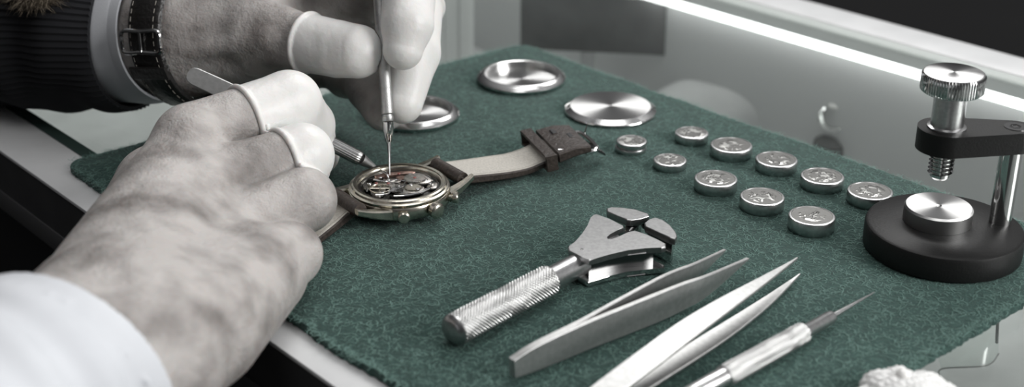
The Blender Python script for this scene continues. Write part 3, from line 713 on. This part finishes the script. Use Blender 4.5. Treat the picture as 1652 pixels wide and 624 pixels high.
for r_, z in prof:
    for i in range(nk * 4):
        a = 2 * math.pi * i / (nk * 4); rr = r_ - (.45 if (i % 4 < 2 and r_ == kr) else 0); V.append((rr * math.cos(a), rr * math.sin(a), z))
for k in range(len(prof) - 1):
    for i in range(nk * 4): j = (i + 1) % (nk * 4); F.append([k * nk * 4 + i, k * nk * 4 + j, (k + 1) * nk * 4 + j, (k + 1) * nk * 4 + i])
loc = (sx, sy, ztop_a + 11.2)
obj('knob', at((V, F), loc), 'chrome', sc_)
kt = obj('knob_top', lathe([(kr - .45, 5.68), (kr - 1.0, 5.9), (0, 5.9)], 96), 'turned', sc_, local=True)
kt.location = tuple((np.array(loc) - np.array([bc[0], bc[1], 0])) * MM)
# screw thread: real helix
tp, nn_ = [], 28; turns = 7; pitch = 1.25; V = []; F = []
for i in range(turns * nn_ + 1):
    a = 2 * math.pi * i / nn_; z = i / nn_ * pitch
    for r_, dz in ((2.9, 0), (3.7, pitch * .45), (2.9, pitch * .9)): V.append((r_ * math.cos(a), r_ * math.sin(a), z + dz))
for i in range(turns * nn_):
    for k in range(2): F.append([i * 3 + k, (i + 1) * 3 + k, (i + 1) * 3 + k + 1, i * 3 + k + 1])
zb = ztop_a - 6.6 - turns * pitch - .3
obj('screw_thread', join(at((V, F), (sx, sy, zb + .2)), at(lathe([(0, -.6), (2.2, -.6), (2.95, .2), (2.95, turns * pitch + 1.5)], 28), (sx, sy, zb))), 'chrome', sc_)

# ------------------------------------------------------------------ white ornament at the front edge
c = P(1460, 628, 1.5)
o = thing('white_ornament', 'ruffled white ornament with pearl at the front corner of the mat', 'ornament', (c[0], c[1], 0))
fs = [ell(c + np.array(q), r_) for q, r_ in (((0, -3, 1), (10, 6, 4)), ((-6, 0, 1), (5, 5, 3.5)), ((5, 0, 1), (5, 5, 3)), ((-1, 3, 1), (4, 4, 3)), ((8, -4, 0), (5, 5, 3.5)), ((-10, -4, 0), (4, 4, 2.5)))]
ff = sunion(fs, 1.2); ruf = lambda p_: np.maximum(ff(p_) + .5 * np.sin(p_[:, 0] * 1.9) * np.sin(p_[:, 1] * 2.3 + p_[:, 0]), .1 - p_[:, 2])
obj('ruffle', nets(ruf, c - 22, c + 22, .7), 'whitewax', o, smooth=None)
obj('pearl', at(lathe([(1.9 * math.sin(t_), -1.9 * math.cos(t_)) for t_ in np.linspace(0, math.pi, 15)], 24), P(1456, 606, 6)), 'pearl', o)

#==TOOLS==
# ------------------------------------------------------------------ tool held upright by the far hand
tip = P(629, 283, 8.3); t1 = U(627.5, 229, 452); t2 = U(626, 196, 450.5); t3 = U(612, 0, 452); t4 = U(604, -120, 453)
sd = thing('watch_screwdriver', 'slim steel watch screwdriver held upright by the far hand', 'screwdriver', tip)
obj('blade', tube([tip, tip + (t1 - tip) * .5, t1], [.22, .45, .75], 14), 'chrome', sd)
A_, R__ = frame(t1, t2); L1 = np.linalg.norm(t2 - t1)
obj('ferrule', place(lathe([(0, 0), (.9, 0), (1.2, .4), (1.75, L1 * .6), (1.8, L1)], 32), A_, R__), 'chrome', sd)
A_, R__ = frame(t2, t3); L1 = np.linalg.norm(t4 - t2)
obj('handle', place(join(lathe([(1.8, -.1), (2.05, .2), (2.05, 1.6), (1.85, 1.7), (1.85, 2.2)], 32), at(knurl(2.05, L1 - 2.2, 22, .10, .6, sub=5), (0, 0, 2.2))), A_, R__), 'matte_steel', sd, smooth=60)

# ------------------------------------------------------------------ tool held by the near hand
tip = P(627, 287, 8.6); s1 = U(604, 270, 455); s2 = U(583, 257, 452); s3 = U(528, 224, 450); s4 = U(420, 172, 447); s5 = U(366, 145, 446); s6 = U(303, 118, 445)
pr_ = thing('probe_tool', 'steel probe with fluted body and flat tail held in near fist', 'tool', tip)
obj('point', tube(spline([tip, tip + (s1 - tip) * .2 + [0, 0, .9], s1, s1 + (s2 - s1) * .3], 5), np.linspace(.2, .85, 16), 12), 'chrome', pr_)
A_, R__ = frame(s2, s1); L1 = np.linalg.norm(s1 - s2)
obj('cone', place(lathe([(2.0, 0), (1.7, L1 * .3), (.9, L1), (0, L1 + .1)], 32), A_, R__), 'matte_steel', pr_)
A_, R__ = frame(s2, s4); L1 = np.linalg.norm(s4 - s2); n = 20; V = []; F = []
prof = [(1.7, 0), (2.3, .5), (2.45, 2), (2.45, L1)]
for r_, z in prof:
    for i in range(n * 4): a = 2 * math.pi * i / (n * 4); rr = r_ - (.16 if i % 4 < 2 else 0); V.append((rr * math.cos(a), rr * math.sin(a), z))
for k in range(3):
    for i in range(n * 4): j = (i + 1) % (n * 4); F.append([k * n * 4 + i, k * n * 4 + j, (k + 1) * n * 4 + j, (k + 1) * n * 4 + i])
F.append(list(range(n * 4))[::-1]); F.append([3 * n * 4 + i for i in range(n * 4)])
obj('body', place((V, F), A_, R__), 'steel', pr_, smooth=50)
td = s6 - s4; LL = np.linalg.norm(td); td /= LL; tw_ = np.cross(td, U(335, 130, 445) - np.array([0, 0, H])); tw_ /= np.linalg.norm(tw_); tn = np.cross(td, tw_)
ks = [0, .6, .9, .96, .99, 1.0]; hw_ = [3.0, 3.0, 2.9, 2.5, 1.7, .6]
obj('flat_tail', strip([s4 + td * LL * k for k in ks], [tw_ * q for q in hw_], [tn] * 6, 1.0, .25), 'matte_steel', pr_)

#==PERSON==
# ------------------------------------------------------------------ the person: both hands, arms, clothes
person = thing('person', 'person in dark ribbed sweater repairing the watch, wearing white finger cots', 'person', (-480, 130, -60))
def onmat(f):       # nothing of the body sinks into the counter or mat
    def g_(p):
        d = f(p); vv = p @ CV; blk = np.maximum(p[:, 2] - .42, 158.5 - vv)
        return smax(d, -blk, .6)
    return g_
# near hand (a loose fist seen over its back)
n_idx = chain([U(310, 226, 408), U(466, 167, 427), U(497, 201, 444), U(508, 236, 456)], [11, 9.7, 8.0, 6.8])
n_mid = chain([U(325, 305, 395), U(486, 251, 412), U(488, 268, 436), U(455, 285, 446)], [11, 9.2, 8.2, 7])
n_rng = chain([U(350, 385, 385), U(490, 323, 400), U(482, 338, 424), U(440, 330, 430)], [11, 9.4, 8.2, 7])
n_pin = chain([U(395, 438, 373), U(467, 410, 384), U(455, 412, 405), U(420, 400, 412)], [11, 9.0, 7.6, 6.6])
n_thb = chain([U(205, 430, 372), U(252, 305, 418), U(340, 235, 446), U(440, 240, 456), U(512, 248, 460)], [13, 12, 10, 9, 7])
pal = [rcone(U(172, 520, 340), U(308, 232, 410), 20, 10.5), rcone(U(185, 540, 334), U(325, 310, 397), 21, 10.5), rcone(U(215, 560, 328), U(350, 385, 387), 20, 10.5),
       rcone(U(245, 575, 326), U(385, 440, 375), 17.5, 12.5), rcone(U(330, 525, 340), U(420, 440, 374), 15, 13), rcone(U(200, 470, 354), U(256, 300, 415), 17, 12.5),
       rcone(U(250, 420, 375), U(390, 340, 410), 17, 14), rcone(U(40, 660, 308), U(180, 540, 332), 25, 22), rcone(U(110, 640, 304), U(230, 565, 324), 18, 17)]
elbow_n = U(172, 550, 330) + (U(-230, 850, 255) - U(172, 550, 330)) * 2.7
pal.append(rcone(elbow_n, U(60, 650, 306), 38, 27))
knk = [ell(U(306, 222, 400), (9, 9, 9)), ell(U(322, 305, 388), (9, 9, 9)), ell(U(352, 378, 378), (8.5, 8.5, 8.5)), ell(U(400, 432, 366), (7.5, 7.5, 7.5))]
tend = [rcone(U(308, 235, 397), U(215, 430, 340), 3.4, 2.5), rcone(U(325, 320, 384), U(235, 470, 330), 3.2, 2.5), rcone(U(352, 392, 374), U(265, 500, 325), 3.0, 2.2),
        rcone(U(285, 330, 378), U(300, 410, 357), 1.6, 1.5), rcone(U(300, 410, 357), U(255, 490, 332), 1.5, 1.6)]
n_fing = sunion([n_idx, n_mid, n_rng, n_pin, n_thb], 1.0)
n_palm = sunion(pal, 9); n_k = sunion(knk, 3); n_t = sunion(tend, 1.5)
def near_f(p):
    d = smin(n_palm(p), n_fing(p), 5.0); d = smin(d, n_k(p), 7); d = smin(d, n_t(p), 5); d = smax(d, -tool_n(p), .5)
    return d
near = onmat(near_f)
# far hand (seen from the thumb side, holding the screwdriver)
f_thb = chain([U(415, 52, 470), U(485, 67, 463), U(545, 79, 456), U(577, 83, 452)], [12.5, 9.7, 9.1, 8.5], .7)
f_idx = chain([U(560, -75, 480), U(662, -55, 458), U(657, 40, 447), U(650, 80, 446)], [11, 9.2, 8.0, 6.2])
f_mid = chain([U(600, -60, 495), U(670, 0, 482), U(664, 85, 466), U(650, 168, 458)], [11, 9.4, 9.2, 6.2])
f_rng = chain([U(480, 10, 500), U(575, 60, 497), U(598, 140, 484), U(620, 176, 474)], [11, 9.5, 8.6, 7.6])
f_pin = chain([U(470, 60, 503), U(520, 90, 503), U(560, 122, 495), U(575, 130, 488)], [10, 9, 8, 7])
f_pal = [rcone(U(300, 50, 486), U(410, 42, 481), 21.5, 18.5), rcone(U(390, 0, 492), U(560, -70, 486), 20, 12), rcone(U(400, 30, 492), U(490, 45, 494), 19, 15), rcone(U(300, 60, 488), U(420, 70, 478), 20, 13),
         rcone(U(480, -20, 494), U(590, -20, 492), 14, 12), rcone(U(0, 38, 522), U(300, 50, 486), 27, 21.5), rcone(U(410, 90, 494), U(500, 100, 500), 14, 10)]
elbow_f = U(-650, -60, 590)
f_pal.append(rcone(elbow_f, U(0, 38, 522), 40, 27))
f_fing = sunion([f_thb, f_idx, f_mid, f_rng, f_pin], .9); f_palm = sunion(f_pal, 8)
f_ten = sunion([rcone(U(300, -20, 468), U(420, 0, 466), 2.6, 3), rcone(U(280, 90, 470), U(430, 60, 458), 2.2, 2.6)], 2)
RB = 24.6; wc = U(312, 52, 484.5); wd2 = U(380, 52, 476) - wc; wd2 /= np.linalg.norm(wd2); x_ = np.cross(wd2, [0, 0, 1.]); x_ /= np.linalg.norm(x_); y_ = np.cross(x_, wd2)
def band_f(p):
    q = p - wc; s_ = q @ wd2; r_ = np.linalg.norm(q - s_[:, None] * wd2, axis=1)
    return np.where(np.abs(s_) < 8.8, r_ - (RB - 1.1), -50.0)
tool_f = rcone(t2, t2 + (t3 - t2) * 1.9, 2.3, 2.3); tool_n = rcone(U(583, 257, 452), U(420, 172, 447), 2.55, 2.55)
far_f = lambda p: smax(smin(smin(f_palm(p), f_fing(p), 5.0), f_ten(p), 6), -tool_f(p), .15)
far_f0 = far_f
far_f = lambda p: np.maximum(far_f0(p), band_f(p))
far = onmat(far_f)
gn = nets(near, (-190, 225, -25), (-50, 445, 62), .95)
gf = nets(far, (-205, 390, -4), (-10, 560, 110), .95)
# upper body outside the picture
sh_n = np.array([-390, -20, 150.]); sh_f = np.array([-560, 270, 160.])
tor = sunion([rcone(elbow_n, sh_n, 40, 52), rcone(elbow_f, sh_f, 42, 52), rcone(sh_n, sh_f, 58, 58), rcone((-500, 120, 120), (-560, 90, -250), 110, 115), rcone((-450, 150, 190), (-400, 180, 270), 48, 46),
              ell((-375, 195, 330), (82, 72, 98)), ell((-330, 220, 285), (48, 42, 45)), ell((-296, 240, 318), (12, 9, 13)), ell((-410, 262, 325), (14, 8, 20)), ell((-350, 118, 325), (14, 8, 20))], 18)
arms = lambda p: smin(smin(tor(p), rcone(elbow_n, U(60, 650, 306), 38, 24)(p), 10), rcone(elbow_f, U(0, 38, 522), 40, 24)(p), 10)
gt = nets(arms, (-720, -150, -380), (-100, 620, 450), 7)
body = obj('body', join(gn, gf, gt), 'skin', person, smooth=None)
# white finger cots
def cot(hand, fing, ctr, tow, name='finger_cot', off=.45):
    ctr = np.array(ctr); a = np.array(tow) - ctr; a /= np.linalg.norm(a)
    def f(p):
        base = np.maximum(hand(p), fing(p) - 3.0); pl_d = (ctr - p) @ a
        skin = smax(base - off, pl_d, .3)
        loc_ = np.linalg.norm(p - ctr, axis=1) - 12.5
        rim = np.sqrt((base - .3) ** 2 + pl_d ** 2) - .95
        keep = smin(skin, np.maximum(rim, loc_), .5)
        for q in (tool_f, tool_n): keep = np.maximum(keep, -q(p))
        return np.maximum(keep, .42 - p[:, 2])
    return f, a
def add_cot(hand, fing, ctr, tow, pts, lab, extra=None):
    f, a = cot(hand, fing, ctr, tow)
    P_ = np.array(pts); lo, hi = P_.min(0) - 15, P_.max(0) + 15
    f2 = f if extra is None else (lambda p: np.maximum(f(p), extra(p)))
    obj('finger_cot', nets(f2, lo, hi, .62), 'latex', body, smooth=None, label=lab)
add_cot(near, n_idx, U(397, 196, 418.3), U(478, 168, 428), [U(397, 196, 418), U(478, 168, 428), U(492, 200, 447), U(508, 236, 456)], 'white finger cot with rolled rim')
add_cot(near, n_mid, U(458, 260, 408.9), U(486, 251, 412), [U(458, 260, 409), U(486, 251, 412), U(488, 268, 436), U(455, 285, 446)], 'white finger cot with rolled rim')
add_cot(far, f_thb, U(497, 69, 461.6), U(545, 79, 456), [U(485, 66, 463), U(540, 77, 459), U(577, 82, 457)], 'white thumb cot with rolled rim')
add_cot(far, f_idx, U(661, -40, 456.5), U(657, 40, 447), [U(661, -40, 456), U(657, 40, 447), U(650, 80, 446)], 'white finger cot')
add_cot(far, f_mid, U(668, 12, 480), U(664, 85, 466), [U(670, 0, 482), U(664, 85, 466), U(650, 168, 458)], 'white finger cot')
# nail on the bare ring finger of the far hand
# white cuffs, dark ribbed sweater sleeve
def sleeve(path, rads, thick, waves, amp, seed, n=96, squash=1.0, rib=0, ribamp=0.0, open_tilt=None):
    c_ = spline(path, 10); r_ = spline([(q, 0, 0) for q in rads], 10)[:, 0]; T = np.gradient(c_, axis=0); T /= np.linalg.norm(T, axis=1)[:, None]
    rs_ = np.random.RandomState(seed); ph = rs_.uniform(0, 6.28, 6); V = []; F = []; m = len(c_)
    ts = open_tilt
    L = np.concatenate([[0], np.cumsum(np.linalg.norm(np.diff(c_, axis=0), axis=1))])
    for side in (0, 1):
        for i in range(m):
            x = np.cross(T[i], [0, 0, 1.]); x /= np.linalg.norm(x); y = np.cross(x, T[i])
            for k in range(n):
                a = 2 * math.pi * k / n
                rr = r_[i] + amp * (math.sin(waves * a + ph[0] + L[i] * .05) * .5 + math.sin(L[i] * .16 + 2 * a + ph[1]) + .6 * math.sin(L[i] * .31 - 3 * a + ph[2])) - side * thick
                if rib: rr += ribamp * math.sin(rib * a) * (1 - side)
                V.append(c_[i] + rr * (math.cos(a) * x + math.sin(a) * y * squash))
    for s in (0, 1):
        for i in range(m - 1):
            for k in range(n):
                j = (k + 1) % n; q = [s * m * n + i * n + k, s * m * n + i * n + j, s * m * n + (i + 1) * n + j, s * m * n + (i + 1) * n + k]; F.append(q if s else q[::-1])
    for i in (0, m - 1):
        for k in range(n): j = (k + 1) % n; F.append([i * n + k, i * n + j, m * n + i * n + j, m * n + i * n + k])
    V = np.array(V); V[:, 2] = np.where((V @ CV > 158), np.maximum(V[:, 2], -2.2), V[:, 2]); return V, F
ca = U(172, 550, 330) - U(60, 650, 306); ca /= np.linalg.norm(ca); cc = U(146, 566, 306)
def cuff_f(p):
    q = p - cc; s_ = q @ ca; fold = .7 * np.sin(s_ * .42 + p[:, 0] * .12) + .5 * np.sin(s_ * .23 - p[:, 2] * .25 + 1)
    d = near_f(p) - 2.6 - fold * np.clip(-s_ / 12, 0, 1); d = smax(d, s_, 1.2)
    seam = np.sqrt((near_f(p) - 2.7) ** 2 + (s_ + 7.5) ** 2) - .45
    return np.maximum(np.minimum(d, seam), 159.5 * 0 + (p @ CV) - 157.8)
obj('shirt_cuff', nets(cuff_f, cc + [-110, -130, -75], cc + [60, 45, 50], 1.3), 'whitecloth', person, smooth=None, label='white shirt cuff on the near arm')
obj('shirt_cuff', sleeve([U(272, 50, 489.5), U(240, 48, 494), U(140, 44, 505), U(0, 38, 522)], [25.5, 26, 27.5, 28], .8, 3, .5, 4), 'whitecloth', person, label='white shirt cuff on the far wrist')
obj('sweater_sleeve', sleeve([U(222, 44, 496), U(180, 42, 500), U(90, 38, 511), U(-60, 36, 530), U(-250, 34, 552), elbow_f, sh_f], [29.5, 31, 32, 33, 36, 50, 62], 1.4, 2, .9, 8, n=240, rib=80, ribamp=.35), 'knit', person, label='dark ribbed sweater sleeve')
obj('sweater', nets(lambda p: np.maximum(tor(p) - 6, p[:, 2] - 200), (-730, -170, -390), (-80, 640, 260), 8), 'knit', person, smooth=None)
# fuzzy brown trim above the sleeve
rs = np.random.RandomState(11); V = []; F = []; ctr = U(52, -22, 470)
for i in range(2600):
    d = rs.normal(0, 1, 3); d /= np.linalg.norm(d); b = ctr + d * np.array([11, 8, 7]) ; t_ = d * np.array([1, .7, .8]) + rs.normal(0, .45, 3); L = rs.uniform(1.5, 3.5); sdv = np.cross(t_, rs.normal(0, 1, 3)); sdv *= .08 / np.linalg.norm(sdv); n0_ = len(V)
    mid = b + t_ * L * .5; en = b + t_ * L + rs.normal(0, .6, 3); V += [b - sdv, b + sdv, mid + sdv, mid - sdv, en]; F += [[n0_, n0_ + 1, n0_ + 2, n0_ + 3], [n0_ + 3, n0_ + 2, n0_ + 4]]
ev, ef = lathe([(math.sin(t_), -math.cos(t_)) for t_ in np.linspace(0, math.pi, 13)], 24); ev = ev * np.array([11, 8, 7]) + ctr
o = obj('fur_trim', join((np.array(V), F), (ev, ef)), 'fur', person, smooth=None, label='fuzzy brown trim at the sleeve'); o['kind'] = 'stuff'

# ------------------------------------------------------------------ wristwatch strap worn on the far wrist
ww = thing('worn_wristwatch', 'black stitched leather watch strap with silver buckle worn on far wrist', 'watch', wc)
n = 72; V = []; F = []
def bandpt(a, s, rr): return wc + wd2 * s + (math.cos(a) * x_ + math.sin(a) * y_) * rr + wd2 * (-3.0 * math.sin(a) ) * -0
for i in range(n):
    a = 2 * math.pi * i / n
    for s, rr in ((-7, RB), (-6.6, RB + 1.3), (-5.5, RB + 1.9), (5.5, RB + 1.9), (6.6, RB + 1.3), (7, RB)): V.append(bandpt(a, s, rr))
for i in range(n):
    j = (i + 1) % n
    for k in range(6): l = (k + 1) % 6; F.append([i * 6 + k, i * 6 + l, j * 6 + l, j * 6 + k])
obj('strap', (V, F), 'blackleather', ww)
for s in (-5.0, 5.0):
    for i in range(60):
        a = 2 * math.pi * i / 60
        if i == 0: gs = []
        gs.append(tube([bandpt(a, s, RB + 2.0), bandpt(a + .06, s, RB + 2.0)], .13, 5))
    obj('stitching', join(*gs), 'stitch', ww)
# the camera-facing angle of the buckle
to = np.array([0, 0, H]) - wc; ab = math.atan2(to @ y_, to @ x_) - .12
bp = [bandpt(ab + q, s, RB + 2.7) for q, s in ((-.13, -7.5), (-.13, 0), (-.13, 7.5), (0, 8.3), (.13, 7.5), (.13, 0), (.13, -7.5), (0, -8.3))]
bp = closed_spline(bp, 5); bp = np.concatenate([bp, bp[:1]])
bkl = obj('buckle', tube(bp, .75, 8), 'chrome', ww)
obj('tongue', tube([bandpt(ab - .13, 0, RB + 3.1), bandpt(ab + .12, 0, RB + 3.0)], .5, 8), 'chrome', bkl)
kl = []
for i in range(n):
    a = 2 * math.pi * i / n
    for s, rr in ((-7.4, RB + .2), (-7.4, RB + 3.0), (7.4, RB + 3.0), (7.4, RB + .2)): pass
aa = ab - .42; gs = strip([bandpt(aa, -7.8, RB + 2.4), bandpt(aa, 7.8, RB + 2.4)], [(-math.sin(aa) * x_ + math.cos(aa) * y_) * 2.4] * 2, [math.cos(aa) * x_ + math.sin(aa) * y_] * 2, 1.2, .3)
obj('keeper_loop', gs, 'blackleather', ww)
